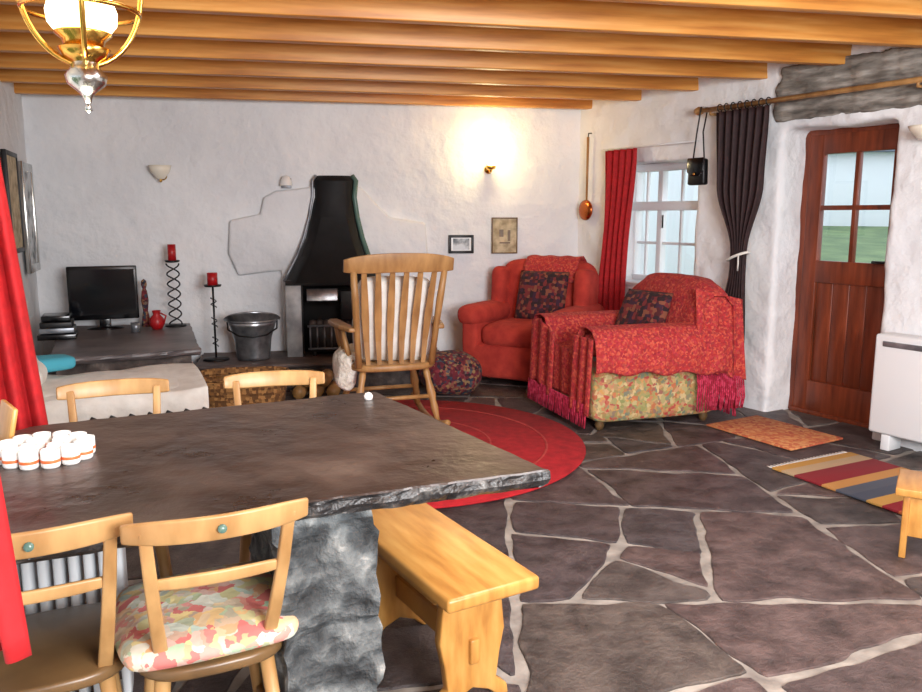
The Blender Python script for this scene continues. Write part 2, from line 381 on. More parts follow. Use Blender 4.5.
# ---------------------------------------------------------------- window + door in right wall
RW=lambda name: E(name,(P0.x,P0.y,0),RWROT)
w=RW('window_1')
s0,s1,z0,z1,yy=.42,1.34,.76,1.70,.24
for nm,c,s in (('frame_left',(s0+.03,yy,(z0+z1)/2),(.06,.07,z1-z0)),('frame_right',(s1-.03,yy,(z0+z1)/2),(.06,.07,z1-z0)),
    ('frame_top',((s0+s1)/2,yy,z1-.03),(s1-s0,.07,.06)),('frame_bottom',((s0+s1)/2,yy,z0+.03),(s1-s0,.07,.06)),
    ('mullion',(.74,yy,(z0+z1)/2),(.05,.06,z1-z0)),('transom',((s0+s1)/2,yy-.015,1.37),(s1-s0,.09,.07)),
    ('bar_1',((s0+s1)/2,yy,1.08),(s1-s0,.025,.022)),('bar_3',(.58,yy,(z0+z1)/2),(.022,.025,z1-z0)),('bar_4',(.95,yy,(z0+z1)/2),(.022,.025,z1-z0))):
    box(w,nm,c,s,'white',bv=.004)
box(w,'sill',((s0+s1)/2,.12,z0-.0),(s1-s0,.26,.03),'white')
box(w,'glass',((s0+s1)/2,yy+.01,(z0+z1)/2),(s1-s0-.06,.006,z1-z0-.06),'glass',bv=0)
tube(w,'latch',[(.8,yy-.05,1.2),(.8,yy-.05,1.3)],.006,'black')
d=RW('door_1')
s0,s1,z0,z1,yy=2.04,2.70,.02,1.80,.25
box(d,'stile_left',(s0+.05,yy,(z0+z1)/2),(.10,.045,z1-z0),'doorwood')
box(d,'stile_right',(s1-.05,yy,(z0+z1)/2),(.10,.045,z1-z0),'doorwood')
box(d,'rail_top',((s0+s1)/2,yy,z1-.06),(s1-s0-.18,.045,.12),'doorwood')
box(d,'rail_mid',((s0+s1)/2,yy,.94),(s1-s0-.18,.045,.14),'doorwood')
box(d,'rail_bottom',((s0+s1)/2,yy,z0+.1),(s1-s0-.18,.045,.2),'doorwood')
for i in range(4): box(d,'panel_plank_%d'%i,(s0+.16+i*.115,yy+.008,.55),(.112,.02,.68),'doorwood',bv=.004)
box(d,'glazing_bar_v',((s0+s1)/2,yy,1.35),(.03,.035,.70),'doorwood')
box(d,'glazing_bar_h',((s0+s1)/2,yy,1.345),(s1-s0-.18,.035,.03),'doorwood')
box(d,'glass',((s0+s1)/2,yy,1.35),(s1-s0-.18,.006,.70),'glass',bv=0)
tube(d,'handle',[(s1-.06,yy-.03,1.02),(s1-.06,yy-.07,1.02),(s1-.15,yy-.075,1.02)],.009,'black')
box(d,'lock_plate',(s1-.06,yy-.026,1.0),(.04,.01,.16),'black')
for nm,c,s in (('jamb_left',(s0-.025,.28,.91),(.05,.1,1.82)),('jamb_right',(s1+.025,.28,.91),(.05,.1,1.82)),('head',((s0+s1)/2,.28,1.82),(s1-s0+.08,.1,.05)),('threshold',((s0+s1)/2,.27,.008),(s1-s0+.04,.12,.03))):
    box(d,nm,c,s,'doorwood')
add_boxes('door_lintel',[(P0,D,1.93,4.4,-.02,.05,1.88,2.12),(P0,D,1.98,4.4,-.035,.05,2.12,2.20)],'lintel',.02,.05,.12)

c=RW('curtain_pole')
tube(c,'pole',[(1.42,-.11,2.0),(3.9,-.11,2.0)],.016,'oldwood')
lathe(c,'finial',[(0,-.04),(.02,-.03),(.03,0),(.02,.03),(0,.035)],'oldwood',(1.40,-.11,2.0),16,(0,R(90),0))
for s in (1.50,2.9): tube(c,'bracket',[(s,.02,1.97),(s,-.11,1.97),(s,-.11,2.0)],.009,'oldwood')
def curtain(name,parent,s,y,z0,z1,wf,of,folds,amp,mat,nu=90,nv=40):
    def f(u,v):
        z=z1+(z0-z1)*v; W=wf(v)
        return (s+of(v)+(u-.5)*W, y+amp*math.sin(2*math.pi*folds*u+.6*math.sin(3*v))*(.5+.5*min(1,W/wf(0)+.2)), z)
    return surf(parent,name,f,nu,nv,mat,.004)
def interp(v,pts):
    for (a,b_),(c_,d_) in zip(pts,pts[1:]):
        if v<=c_:
            t=(v-a)/(c_-a); t=t*t*(3-2*t); return b_+(d_-b_)*t
    return pts[-1][1]
c=RW('door_curtain')
curtain('drape',c,1.77,-.115,.40,1.975,lambda v:interp(v,[(0,.42),(.3,.38),(.58,.12),(.64,.12),(1,.28)]),lambda v:interp(v,[(0,0),(.3,.0),(.58,.03),(.64,.03),(1,-.02)]),7,.028,'darkcurt')
for i in range(8): tube(c,'curtain_ring_%d'%i,[(1.58+i*.055,-.11+.024*math.cos(a),2.0+.024*math.sin(a)) for a in [k*math.pi/6 for k in range(12)]],.004,'black',6,True)
tube(c,'tieback',[(1.80+.075*math.cos(a),-.115+.045*math.sin(a),1.03+.03*math.cos(a)) for a in [i*math.pi/8 for i in range(16)]],.009,'throwwhite',closed=True)
tube(c,'tie_cord',[(1.84,-.16,1.04),(1.85,-.17,.99),(1.84,-.16,.94)],.005,'throwwhite')
c=RW('window_curtain')
curtain('drape',c,.57,-.075,.5,1.80,lambda v:interp(v,[(0,.36),(.5,.30),(1,.34)]),lambda v:interp(v,[(0,.02),(1,-.06)]),5,.022,'redcurt')
tube(c,'rail',[(.36,-.06,1.81),(1.36,-.06,1.81)],.006,'white')
b=RW('shoulder_bag')
tube(b,'strap',[(1.44,-.19,1.66),(1.445,-.17,1.85),(1.45,-.145,2.02),(1.455,-.085,2.02),(1.50,-.17,1.85),(1.54,-.19,1.66)],.005,'black',8)
prism(b,'body',[(-.075,-.09),(.075,-.09),(.068,.085),(-.068,.085)],-.025,.025,'black',(1.49,-.19,1.59),bv=.014)
prism(b,'flap',[(-.07,.09),(.07,.09),(.073,.0),(.04,-.03),(-.04,-.03),(-.073,.0)],-.034,-.026,'gloss',(1.49,-.19,1.59),bv=.004)
lathe(b,'clasp',[(0,0),(.01,0),(.008,.006),(0,.008)],'brass',(1.49,-.226,1.572),12,(R(90),0,0))
b=RW('warming_pan')
tube(b,'handle',[(.17,-.055,1.42),(.17,-.055,1.93)],[.009,.011],'oldwood')
lathe(b,'pan',[(0,-.02),(.06,-.02),(.08,-.005),(.085,.0),(.08,.012),(.05,.02),(0,.024)],'copper',(.17,-.06,1.34),28,(R(90),0,0))
tube(b,'hook',[(.17,-.02,1.96),(.17,-.05,1.96),(.17,-.055,1.92)],.005,'black',8)
h=RW('storage_heater')
box(h,'body',(3.27,-.10,.37),(.9,.14,.56),'white',bv=.015,seg=3)
box(h,'grille',(3.27,-.175,.60),(.8,.006,.03),'steel')
box(h,'foot_1',(2.92,-.1,.045),(.05,.12,.09),'white'); box(h,'foot_2',(3.62,-.1,.045),(.05,.12,.09),'white')
h=RW('wall_uplighter')
lathe(h,'bowl',[(0,-.05),(.05,-.045),(.09,0),(.1,.02),(.095,.02),(.045,-.03)],'opal',(2.98,-.11,1.74),24)
box(h,'bracket',(2.98,-.03,1.72),(.03,.08,.03),'brass')

# ---------------------------------------------------------------- back wall items
BR=math.atan2(bd.y,bd.x)
BW=lambda name: E(name,(LW[0].x,LW[0].y,0),BR)
f=BW('fireplace')
fx=2.26
prism(f,'chimney_breast',[(fx-.79,1.26),(fx-.55,1.31),(fx-.52,1.44),(fx-.42,1.49),(fx-.15,1.52),(fx+.24,1.53),(fx+.40,1.36),(fx+.48,1.28),(fx+.77,1.24),(fx+.79,.98),(fx+.42,.90),(fx+.36,.2),(fx-.40,.2),(fx-.40,.86),(fx-.74,.82),(fx-.81,1.0)],-.06,.02,'wall',bv=.022)
vs=[]
rings=[(1.61,-.10,.18,.09),(1.57,-.13,.21,.12),(1.44,-.135,.195,.12),(1.28,-.165,.215,.16),(1.12,-.21,.25,.21),(.98,-.265,.295,.27),(.86,-.33,.35,.34),(.78,-.37,.39,.37)]
for z,a,b_,dp in rings:
    j=.012*noise.noise(Vector((z*6,1,1))); a+=j; b_+=.016*noise.noise(Vector((z*7,5,2)))
    vs+=[(fx+a,-.03,z),(fx+a+.03,-dp*.75,z),(fx+a+.09,-dp,z),(fx+b_-.09,-dp,z),(fx+b_-.03,-dp*.75,z),(fx+b_,-.03,z)]
fs=[(i*6+k,i*6+(k+1)%6,(i+1)*6+(k+1)%6,(i+1)*6+k) for i in range(len(rings)-1) for k in range(6)]+[tuple(range(6))]
bev(mk('hood',vs,fs,'hoodblack',f),.008)
tube(f,'hood_edge_right',[(fx+b_-.0,-dp*.55,z) for z,a,b_,dp in rings],.02,'green',8)
tube(f,'hood_edge_left',[(fx+a-.005,-dp*.55,z) for z,a,b_,dp in rings],.012,'steel',8)
box(f,'fire_back',(fx,-.075,.47),(.62,.05,.6),'hoodblack')
box(f,'cheek_left',(fx-.30,-.2,.48),(.12,.3,.56),'cheek'); box(f,'cheek_right',(fx+.31,-.2,.48),(.08,.3,.56),'hoodblack')
box(f,'cheek_trim',(fx-.235,-.345,.48),(.012,.02,.56),'black')
box(f,'lintel_bar',(fx,-.3,.775),(.72,.05,.04),'black')
box(f,'grate_body',(fx+.04,-.2,.33),(.44,.24,.2),'black'); box(f,'oven_door',(fx+.16,-.335,.60),(.2,.03,.24),'black',bv=.01); box(f,'smoke_plate',(fx-.08,-.31,.68),(.24,.03,.10),'tin',(R(-18),0,0))
for i in range(9): tube(f,'grate_bar_%d'%i,[(fx-.18+i*.055,-.34,.26),(fx-.18+i*.055,-.34,.44)],.007,'steel',8)
tube(f,'grate_rail',[(fx-.20,-.34,.44),(fx+.28,-.34,.44)],.009,'steel',8)
tube(f,'grate_rail_low',[(fx-.20,-.34,.26),(fx+.28,-.34,.26)],.009,'steel',8)
for i in range(7):
    lathe(f,'coal_%d'%i,[(0,-.03),(.035,-.01),(.03,.02),(0,.03)],'rock2',(fx-.16+i*.055,-.24+.03*(i%2),.45),7)
box(f,'grate_foot_1',(fx-.15,-.24,.215),(.03,.15,.04),'black'); box(f,'grate_foot_2',(fx+.18,-.24,.215),(.03,.15,.04),'black')
add_boxes('hearth',[(LW[0],bd,1.25,3.1,-.62,-.03,-.01,.165)],'rock2',.03,.02,.15)
add_boxes('hearth_slab',[(LW[0],bd,1.22,3.12,-.65,-.02,.165,.20)],'hearth',.02,.006,.2)
def sconce(name,s,z,lit):
    c=BW(name)
    lathe(c,'backplate',[(0,0),(.035,0),(.03,.012),(0,.018)],'brass',(s,-.016,z-.03),20,(R(90),0,0))
    if lit:
        tube(c,'arm',[(s,-.02,z-.03),(s+.0,-.08,z-.06),(s,-.12,z-.03)],.008,'brass')
        lathe(c,'cup',[(0,-.03),(.035,-.02),(.045,.0),(.03,.005)],'brass',(s,-.12,z-.01),20)
        lathe(c,'glass_shade',[(.02,0),(.04,.03),(.034,.08),(.045,.12),(.055,.14)],'bulb2',(s,-.12,z),20)
    else:
        lathe(c,'bowl',[(0,-.06),(.03,-.055),(.07,0),(.085,.045),(.08,.045),(.03,-.04)],'opal',(s,-.095,z),24)
        lathe(c,'finial',[(0,-.03),(.012,-.02),(.008,0)],'brass',(s,-.095,z-.055),12)
        box(c,'bracket',(s,-.03,z-.02),(.03,.06,.03),'brass')
sconce('wall_sconce',.98,1.63,False); sconce('wall_sconce.001',3.56,1.70,True)
def frame(mk_p,name,s,z,w_,h_,inner,border,mat='black',t=.02,y=-.028):
    c=mk_p(name)
    for nm,cc,ss in (('frame_top',(s,y,z+h_/2),(w_,t,border)),('frame_bottom',(s,y,z-h_/2),(w_,t,border)),('frame_left',(s-w_/2,y,z),(border,t,h_+border)),('frame_right',(s+w_/2,y,z),(border,t,h_+border))):
        box(c,nm,cc,ss,mat,bv=.003)
    box(c,'mount',(s,y+.003,z),(w_,t*.5,h_),'ceramic' if inner=='photo' else 'paper',bv=0)
    box(c,'print',(s,y-.003,z),(w_*.72,t*.5,h_*.72),inner,bv=0)
    return c
frame(BW,'framed_photograph',3.33,1.06,.19,.13,'photo',.022)
c=frame(BW,'framed_print',3.70,1.13,.21,.29,'paper',.010,'seatwood')
for x,z,w_,h_ in ((-.03,.02,.035,.06),(.035,.0,.022,.09),(0,-.06,.09,.012)): box(c,'figure',(3.70+x,-.038,1.13+z),(w_,.004,h_),'seatwood',bv=0)
c=BW('wall_ornament'); lathe(c,'bell',[(.05,-.03),(.045,0),(.03,.04),(.0,.05)],'ceramic',(1.92,-.06,1.56),16); box(c,'plate',(1.92,-.02,1.55),(.08,.02,.08),'steel')
a=LW[1]; dd=LW[0]-LW[1]
def lframe(name,s,z,w_,h_,inner,b_,mat):
    c=E(name,(a.x,a.y,0),math.atan2(dd.y,dd.x)); y=-.035
    for nm,cc,ss in (('frame_top',(s,y,z+h_/2),(w_,.03,b_)),('frame_bottom',(s,y,z-h_/2),(w_,.03,b_)),('frame_left',(s-w_/2,y,z),(b_,.03,h_+b_)),('frame_right',(s+w_/2,y,z),(b_,.03,h_+b_))): box(c,nm,cc,ss,mat)
    box(c,'print',(s,y,z),(w_,.015,h_),inner,bv=0)
lframe('framed_picture',1.15,1.38,.40,.62,'paper',.03,'black')
lframe('carved_mirror',1.78,1.28,.40,.72,'photo',.06,'silver')

# ---------------------------------------------------------------- TV bench
def rough_slab(name,poly,z0,z1,mat,jit=.012,step=.05,parent=None,edge=None,chip=.015):
    pts=[]
    for k in range(len(poly)):
        a=Vector(poly[k]); b_=Vector(poly[(k+1)%len(poly)]); m_=max(1,int((b_-a).length/step))
        for q in range(m_):
            pt=a.lerp(b_,q/m_); nv=noise.noise_vector(Vector((pt.x*9,pt.y*9,z0*10))); nv2=noise.noise_vector(Vector((pt.x*2.5,pt.y*2.5,5)))
            pts.append(pt+Vector((nv.x,nv.y))*jit+Vector((nv2.x,nv2.y))*jit*1.5)
    n_=len(pts); vs=[]
    lv=((z0,.018),(z0+(z1-z0)*.25,.006),(z0+(z1-z0)*.5,.0),(z0+(z1-z0)*.75,.003),(z1-.003,.004),(z1,.008))
    for kk,(z,ins) in enumerate(lv):
        for i,q in enumerate(pts):
            t=pts[(i+1)%n_]-pts[i-1]; nr=Vector((-t.y,t.x)).normalized()
            ins2=ins+(abs(noise.noise(Vector((q.x*22,q.y*22,kk*7))))*chip if kk<4 else abs(noise.noise(Vector((q.x*16,q.y*16,3))))*chip*.6)
            w_=q+nr*ins2; vs.append((w_.x,w_.y,z))
    L5=len(lv)-1
    fs=[tuple(range(n_)),tuple(range(L5*n_,(L5+1)*n_))]
    for L_ in range(L5): fs+=[(L_*n_+i,L_*n_+(i+1)%n_,(L_+1)*n_+(i+1)%n_,(L_+1)*n_+i) for i in range(n_)]
    o=mk(name,vs,fs,mat,parent)
    if edge:
        o.data.materials.append(M[edge])
        for i_,p_ in enumerate(o.data.polygons):
            if 2<=i_<2+n_*(L5-1): p_.material_index=1
    return o
ub=[(-2.45,4.66),(-1.66,5.05),(-2.15,6.30),(-3.10,6.10)]
tb=E('stone_bench')
rough_slab('slate_top',ub,.41,.455,'slate2',parent=tb)
rough_slab('stone_base',[(-2.44,4.74),(-1.74,5.08),(-2.2,6.26),(-3.05,6.08)],0,.41,'rock2',.03,parent=tb)
t=E('television',(-2.68,5.98,.455),R(22))
box(t,'panel',(0,0,.27),(.48,.035,.40),'gloss',bv=.008); box(t,'screen',(0,-.019,.275),(.44,.004,.34),'screen',bv=0)
box(t,'neck',(0,.01,.05),(.08,.03,.08),'gloss'); lathe(t,'foot',[(0,0),(.13,0),(.12,.012),(0,.02)],'gloss',sy=.7)
t=E('media_player',(-2.80,5.50,.455),R(22))
for i in range(4): box(t,'unit_%d'%i,(0,.02*(i%2),.02+i*.042),(.24-.02*i,.22,.036),('gloss','steel','black','gloss')[i])
t=E('turned_figurine',(-2.42,6.10,.455)); lathe(t,'body',[(0,0),(.035,0),(.03,.05),(.018,.12),(.028,.2),(.02,.27),(.012,.29),(.022,.32),(.018,.35),(0,.365)],'bagpat',seg=16)
t=E('red_jug',(-2.28,5.95,.455)); lathe(t,'body',[(0,0),(.035,0),(.055,.04),(.05,.08),(.025,.11),(.032,.14),(.028,.14),(.02,.11)],'redwax',seg=20); tube(t,'handle',[(.03,0,.12),(.07,0,.1),(.05,0,.04)],.007,'redwax',8)
t=E('drinking_glass',(-2.38,5.8,.455)); lathe(t,'glass',[(0,0),(.03,0),(.035,.07),(.03,.07),(.026,.01)],'steel',seg=16)
t=E('spiral_candlestick',(-2.2,6.12,.455)); lathe(t,'foot',[(0,0),(.08,0),(.075,.01),(0,.015)],'black',seg=24)
for ph in (0,math.pi): tube(t,'spiral_%d'%(ph>0),[(.045*math.cos(ph+a*.35),.045*math.sin(ph+a*.35),.01+a*.0085) for a in range(56)],.006,'black',6)
lathe(t,'cup',[(0,0),(.05,.005),(.055,.02),(.05,.02),(0,.01)],'black',(0,0,.485),20); lathe(t,'candle',[(0,0),(.03,0),(.03,.13),(.01,.13),(0,.125)],'redwax',(0,0,.495),20)
t=E('candle_stand',(-1.88,6.05,.205)); lathe(t,'foot',[(0,0),(.1,0),(.09,.012),(0,.02)],'black',seg=24); tube(t,'stem',[(0,0,.01),(0,0,.56)],.008,'black')
for k in range(3): tube(t,'scroll_%d'%k,[(.02*math.cos(a*.8),.02*math.sin(a*.8),.1+k*.15+a*.006) for a in range(14)],.004,'black',6)
lathe(t,'dish',[(0,0),(.06,.005),(.065,.02),(.06,.02),(0,.01)],'black',(0,0,.555),20); lathe(t,'candle',[(0,0),(.038,0),(.038,.10),(.01,.1),(0,.09)],'redwax',(0,0,.565),20)
t=E('coal_scuttle',(-1.60,6.08,.205),R(15))
lathe(t,'bucket',[(0,0),(.12,0),(.125,.02),(.14,.16),(.17,.26),(.185,.30),(.177,.30),(.13,.16),(.11,.03)],'tin',sy=.8)
surf(t,'spout',lambda u,v:((.18+.03*v)*math.cos(R(170)+u*R(200)),(.145+.03*v)*math.sin(R(170)+u*R(200)),.295+.09*v*math.sin(u*math.pi)),24,6,'tin',.004)
tube(t,'rim',[(.183*math.cos(a*math.pi/16),.146*math.sin(a*math.pi/16),.30) for a in range(32)],.008,'tin',8,True)
tube(t,'bail',[(-.185,0,.29),(-.18,-.06,.24),(-.1,-.13,.20),(0,-.15,.19),(.1,-.13,.20),(.18,-.06,.24),(.185,0,.29)],.006,'black',8)
t=E('log_basket',(-1.47,5.30,0),R(12))
def bask(u,v):
    a=u*2*math.pi; c_,s_=math.cos(a),math.sin(a); k=1+.15*v
    return (.26*k*math.copysign(abs(c_)**.6,c_),.17*k*math.copysign(abs(s_)**.6,s_),.005+.23*v+.006*math.sin(v*40))
surf(t,'weave',bask,64,30,'wicker',.012); box(t,'base',(0,0,.012),(.46,.28,.02),'wicker')
tube(t,'rim',[bask(i/40,1) for i in range(40)],.014,'wicker',8,True)
for i in range(5): tube(t,'log_%d'%i,[(-.18,-.12+i*.06,.17+.02*(i%2)),(.18,-.1+i*.055,.19)],.035,'oldwood',10)
t=E('patterned_floor_cushion',(-.08,5.80,0),R(20)); soft(t,'cushion',(0,0,.15),(.42,.36,.28),'bagpat',bv=.12,puff=.02,nz=.02)
t=E('firewood_pile',(-1.05,5.68,0),R(8))
for i,(x,z) in enumerate(((-.12,.05),(0,.05),(.12,.05),(-.06,.135),(.06,.135))): tube(t,'log_%d'%i,[(x,-.10,z),(x+.02,.10,z)],.047,'oldwood',10)

# ---------------------------------------------------------------- daybed with white throw
t=E('daybed',(-1.79,3.86,0),R(24))
box(t,'base',(0,0,.14),(.86,.60,.24),'seatwood'); soft(t,'mattress',(0,0,.36),(.9,.66,.26),'throwwhite',bv=.09,puff=.015,nz=.02)
def thr(u,v):
    x=(u-.5)*.96; y0=-.36; L=v
    if L<.45: z=.12+L/.45*.35; y_=y0-.02-.01*math.sin(u*30)
    else: y_=y0+(L-.45)/.55*.66; z=.50+.012*math.sin(u*9+v*7)
    return (x,y_,z-.015*math.cos((u-.5)*3))
surf(t,'throw',thr,50,40,'throwwhite',.012)
for i in range(24):
    box(t,'fringe_%d'%i,(-.46+i*.04,-.395,.14+.01*(i%3)),(.03,.01,.045),'black',(0,0,0),.006)
    if i>10 and i%2: box(t,'motif_%d'%i,(-.46+i*.04,-.397,.39),(.035,.008,.022),'black',(0,R(30),0),.004)
soft(t,'arm_roll',(-.34,.05,.54),(.22,.5,.13),'throwwhite',bv=.06,nz=.02)
soft(t,'blanket',(-.20,.20,.56),(.20,.16,.07),'turq',(0,0,R(20)),bv=.03,nz=.02)

# ---------------------------------------------------------------- armchairs
def armchair(name,loc,rz,mat,W=.86,Dp=.80,H=.93,wing=True,base_mat=None):
    a=E(name,loc,rz); bm_=base_mat or mat
    soft(a,'base',(0,.0,.19),(W-.06,Dp-.04,.28),bm_,bv=.05,nz=.006)
    soft(a,'seat_cushion',(0,-.06,.385),(W-.36,Dp-.18,.18),mat,bv=.07,puff=.02,nz=.006)
    for sx in (-1,1):
        x=sx*(W/2-.10)
        soft(a,'arm_panel_%d'%(sx>0),(x,-.01,.29),(.16,Dp-.06,.48),bm_,bv=.05,nz=.006)
        soft(a,'arm_roll_%d'%(sx>0),(x+sx*.01,-.02,.53),(.22,Dp-.02,.17),mat,bv=.085,nz=.008)
    soft(a,'back',(0,Dp/2-.13,.60),(W-.14,.22,H-.32),mat,(R(-8),0,0),bv=.10,puff=.02,nz=.01)
    if wing:
        for sx in (-1,1): soft(a,'wing_%d'%(sx>0),(sx*(W/2-.11),Dp/2-.2,.69),(.13,.30,.38),mat,(R(-6),0,0),bv=.06,nz=.008)
    for sx in (-1,1):
        for sy in (-1,1): lathe(a,'foot_%d%d'%(sx>0,sy>0),[(0,0),(.022,0),(.03,.03),(.025,.07)],'seatwood',(sx*(W/2-.1),sy*(Dp/2-.1),0),12)
    return a
def pillow(p,name,c,w_,mat,rot,t=.12):
    n_=16; vs=[];fs=[]
    for sgn in (1,-1):
        k0=len(vs)
        for j in range(n_+1):
            for i in range(n_+1):
                x=(i/n_-.5)*2; y=(j/n_-.5)*2; k=max((1-x**4)*(1-y**4),0); vs.append((x*w_/2,y*w_/2,sgn*t/2*k**.5))
        for j in range(n_):
            for i in range(n_): fs.append((k0+j*(n_+1)+i,k0+j*(n_+1)+i+1,k0+(j+1)*(n_+1)+i+1,k0+(j+1)*(n_+1)+i))
    o=mk(name,vs,fs,mat,p,True,c,rot)
    bm=bmesh.new(); bm.from_mesh(o.data); bmesh.ops.remove_doubles(bm,verts=bm.verts,dist=.0005); bmesh.ops.recalc_face_normals(bm,faces=bm.faces); bm.to_mesh(o.data); bm.free()
    for q in o.data.polygons: q.use_smooth=True
    return o
a1=armchair('armchair',(.57,6.27,0),R(-30),'redchair',.94,.80,.99)
pillow(a1,'cushion',(.04,.06,.66),.42,'cushdark',(R(72),0,0))
def thr2(u,v):
    pts=[(.155,.80),(.20,.93),(.26,.985),(.33,.995),(.40,.95),(.42,.80)]
    k=v*5; i=min(4,int(k)); t_=k-i; y_=pts[i][0]*(1-t_)+pts[i+1][0]*t_; z=pts[i][1]*(1-t_)+pts[i+1][1]*t_
    return (.06+(u-.5)*.46,y_-.02,z-.02+.004*math.sin(u*20))
surf(a1,'head_cloth',thr2,20,15,'throwred',.01)
a2=armchair('armchair.001',(1.10,5.20,0),R(-72),'throwred',.86,.94,.90,False,'floral')
pillow(a2,'cushion',(-.02,.10,.62),.40,'cushdark',(R(66),0,R(15)))
def armthrow(sx,drop):
    x=sx*(.86/2-.09)
    prof=[(-.12*sx,.44),(-.125*sx,.56),(-.08*sx,.63),(0,.645),(.08*sx,.63),(.13*sx,.57),(.145*sx,.50),(.15*sx,.45),(.15*sx,drop)]
    def f(u,v):
        k=v*(len(prof)-1); i=min(len(prof)-2,int(k)); t_=k-i
        px=prof[i][0]*(1-t_)+prof[i+1][0]*t_; pz=prof[i][1]*(1-t_)+prof[i+1][1]*t_
        if v>.7: pz+=-.05*u*(v-.7)/.3+.012*math.sin(u*22); px+=sx*.008*math.sin(u*30)
        return (x+px,-.485+u*.95,pz)
    surf(a2,'arm_throw_%d'%(sx>0),f,60,32,'throwred',.01)
armthrow(1,.38); armthrow(-1,.33)
surf(a2,'throw_front',lambda u,v:(-.45+.36*u,-.495-.010*math.sin(u*16)-.015*v,.58-.42*v+.03*math.sin(u*5)),30,20,'throwred',.01)
surf(a2,'throw_front_seat',lambda u,v:(-.16+.36*u,-.475-.006*math.sin(u*16),.47-.3*v),30,20,'throwred',.01)
surf(a2,'throw_front_near',lambda u,v:(.20+.25*u,-.495-.008*math.sin(u*16)-.02*v,.58-.46*v),30,20,'throwred',.01)
def backthrow(u,v):
    pts=[(.20,.50),(.235,.70),(.27,.86),(.33,.915),(.42,.91),(.485,.84),(.50,.6),(.51,.38),(.52,.2)]
    k=v*8; i=min(7,int(k)); t_=k-i; y_=pts[i][0]*(1-t_)+pts[i+1][0]*t_; z=pts[i][1]*(1-t_)+pts[i+1][1]*t_
    x=(u-.5)*.86; e=abs(u-.5)*2
    z-=.10*e**4*min(1,v*3)
    return (x*(1+.05*v),y_+.012*math.sin(u*34)*v,z)
surf(a2,'back_throw',backthrow,60,40,'throwred',.012)
for i in range(40):
    u=i/39; x=(u-.5)*.88; tube(a2,'fringe_%d'%i,[(x,.52,.22),(x+random.uniform(-.01,.01),.525,.12),(x+random.uniform(-.015,.015),.525,.04)],.006,'pink',5)
surf(a2,'shawl_side',lambda u,v:(.41+.03*math.sin(u*20)*v+.05*v,.22+.34*u,.86-.50*v-.08*u),24,24,'throwred',.01)
for i in range(24):
    y_=.22+i*.0148; tube(a2,'side_fringe_%d'%i,[(.46,y_,.37-.08*i/24),(.475,y_+.005,.25-.08*i/24),(.47,y_+random.uniform(-.01,.01),.10)],.006,'pink',5)
for i in range(38):
    x=-.45+i*.0235; tube(a2,'front_fringe_%d'%i,[(x,-.51,.18),(x+random.uniform(-.01,.01),-.52,.04)],.006,'pink',5)

# ---------------------------------------------------------------- rugs
r=E('round_rug',(-.36,4.44,0))
lathe(r,'pile',[(0,.004),(1.06,.004),(1.065,.010),(1.06,.016),(0,.016)],'redrug',seg=96)
for k,(rr,w_) in enumerate(((.84,.012),(.52,.012))): lathe(r,'ring_%d'%k,[(rr,.0165),(rr+w_*.2,.019),(rr+w_,.019),(rr+w_*1.2,.0165)],'rugring',seg=96)
r=E('striped_rug',(2.08,3.70,0),math.atan2(-.89,.454)); box(r,'weave',(0,0,.010),(.92,.60,.012),'stripe',bv=.003)
for i in range(24): tube(r,'tassel_%d'%i,[(-.46,-.29+i*.025,.01),(-.50,-.29+i*.025,.008)],.004,'throwwhite',5)
r=E('doormat',(1.88,4.68,0),R(-60)); box(r,'weave',(0,0,.010),(.62,.46,.012),'mat',bv=.003)

# ---------------------------------------------------------------- dining table
t=E('dining_table')
rough_slab('slate_top',[(-.27,2.475),(.205,1.675),(-.20,1.52),(-.76,1.27),(-.86,1.23),(-1.20,1.93),(-1.14,2.05),(-.70,2.27)][::-1],.708,.75,'slate',.008,.02,t,'slateedge',.015)
bm=bmesh.new(); bmesh.ops.create_cube(bm,size=1); bmesh.ops.subdivide_edges(bm,edges=bm.edges,cuts=31,use_grid_fill=True)
for v in bm.verts:
    q=Vector((v.co.x*.20,v.co.y*.32,(v.co.z+.5)*.712))
    zz=q.z+.03*noise.noise(Vector((q.x*4,q.y*4,1))); cell=math.floor(zz/.21); gz=abs(((zz/.21)%1)-.5)*2
    f_=noise.noise_vector(Vector((q.x*6,q.y*6,q.z*4+cell*3)))*.03+noise.noise_vector(q*20)*.016
    k=1-.07*max(0,(gz-.85)/.15)
    v.co=Vector((q.x*k+f_.x,q.y*k+f_.y,q.z))
me=bpy.data.meshes.new('stone_pier'); bm.to_mesh(me); bm.free(); me.materials.append(M['rock'])
o=bpy.data.objects.new('stone_pier',me); scene.collection.objects.link(o); o.parent=t; o.location=(-.345,1.73,0); o.rotation_euler=(0,0,R(26))
box(t,'stone_leg_back',(-1.09,1.66,.355),(.10,.26,.71),'rock',(0,0,R(26)),.02)
c=E('tea_light_cluster',(-.95,1.77,.75))
pos=[(.085*math.cos(i*2*math.pi/12),.075*math.sin(i*2*math.pi/12)) for i in range(12)]+[(.04*math.cos(1+i*2*math.pi/4),.035*math.sin(1+i*2*math.pi/4)) for i in range(4)]
for i,(x,y_) in enumerate(pos):
    lathe(c,'cup_%d'%i,[(0,0),(.018,0),(.020,.004),(.020,.040),(.017,.040),(.016,.032),(0,.032)],'ceramic',(x,y_,0),16)
    lathe(c,'band_%d'%i,[(.0203,.012),(.0207,.014),(.0207,.017),(.0203,.019)],'orange',(x,y_,0),16)
c=E('wooden_tray',(-1.10,1.88,.75),R(-50)); box(c,'board',(0,0,.05),(.14,.012,.10),'benchwood',(R(-12),0,0),.004)
c=E('salt_pot',(-.28,2.36,.75)); lathe(c,'pot',[(0,0),(.012,0),(.014,.012),(.008,.02),(0,.022)],'ceramic',seg=12)

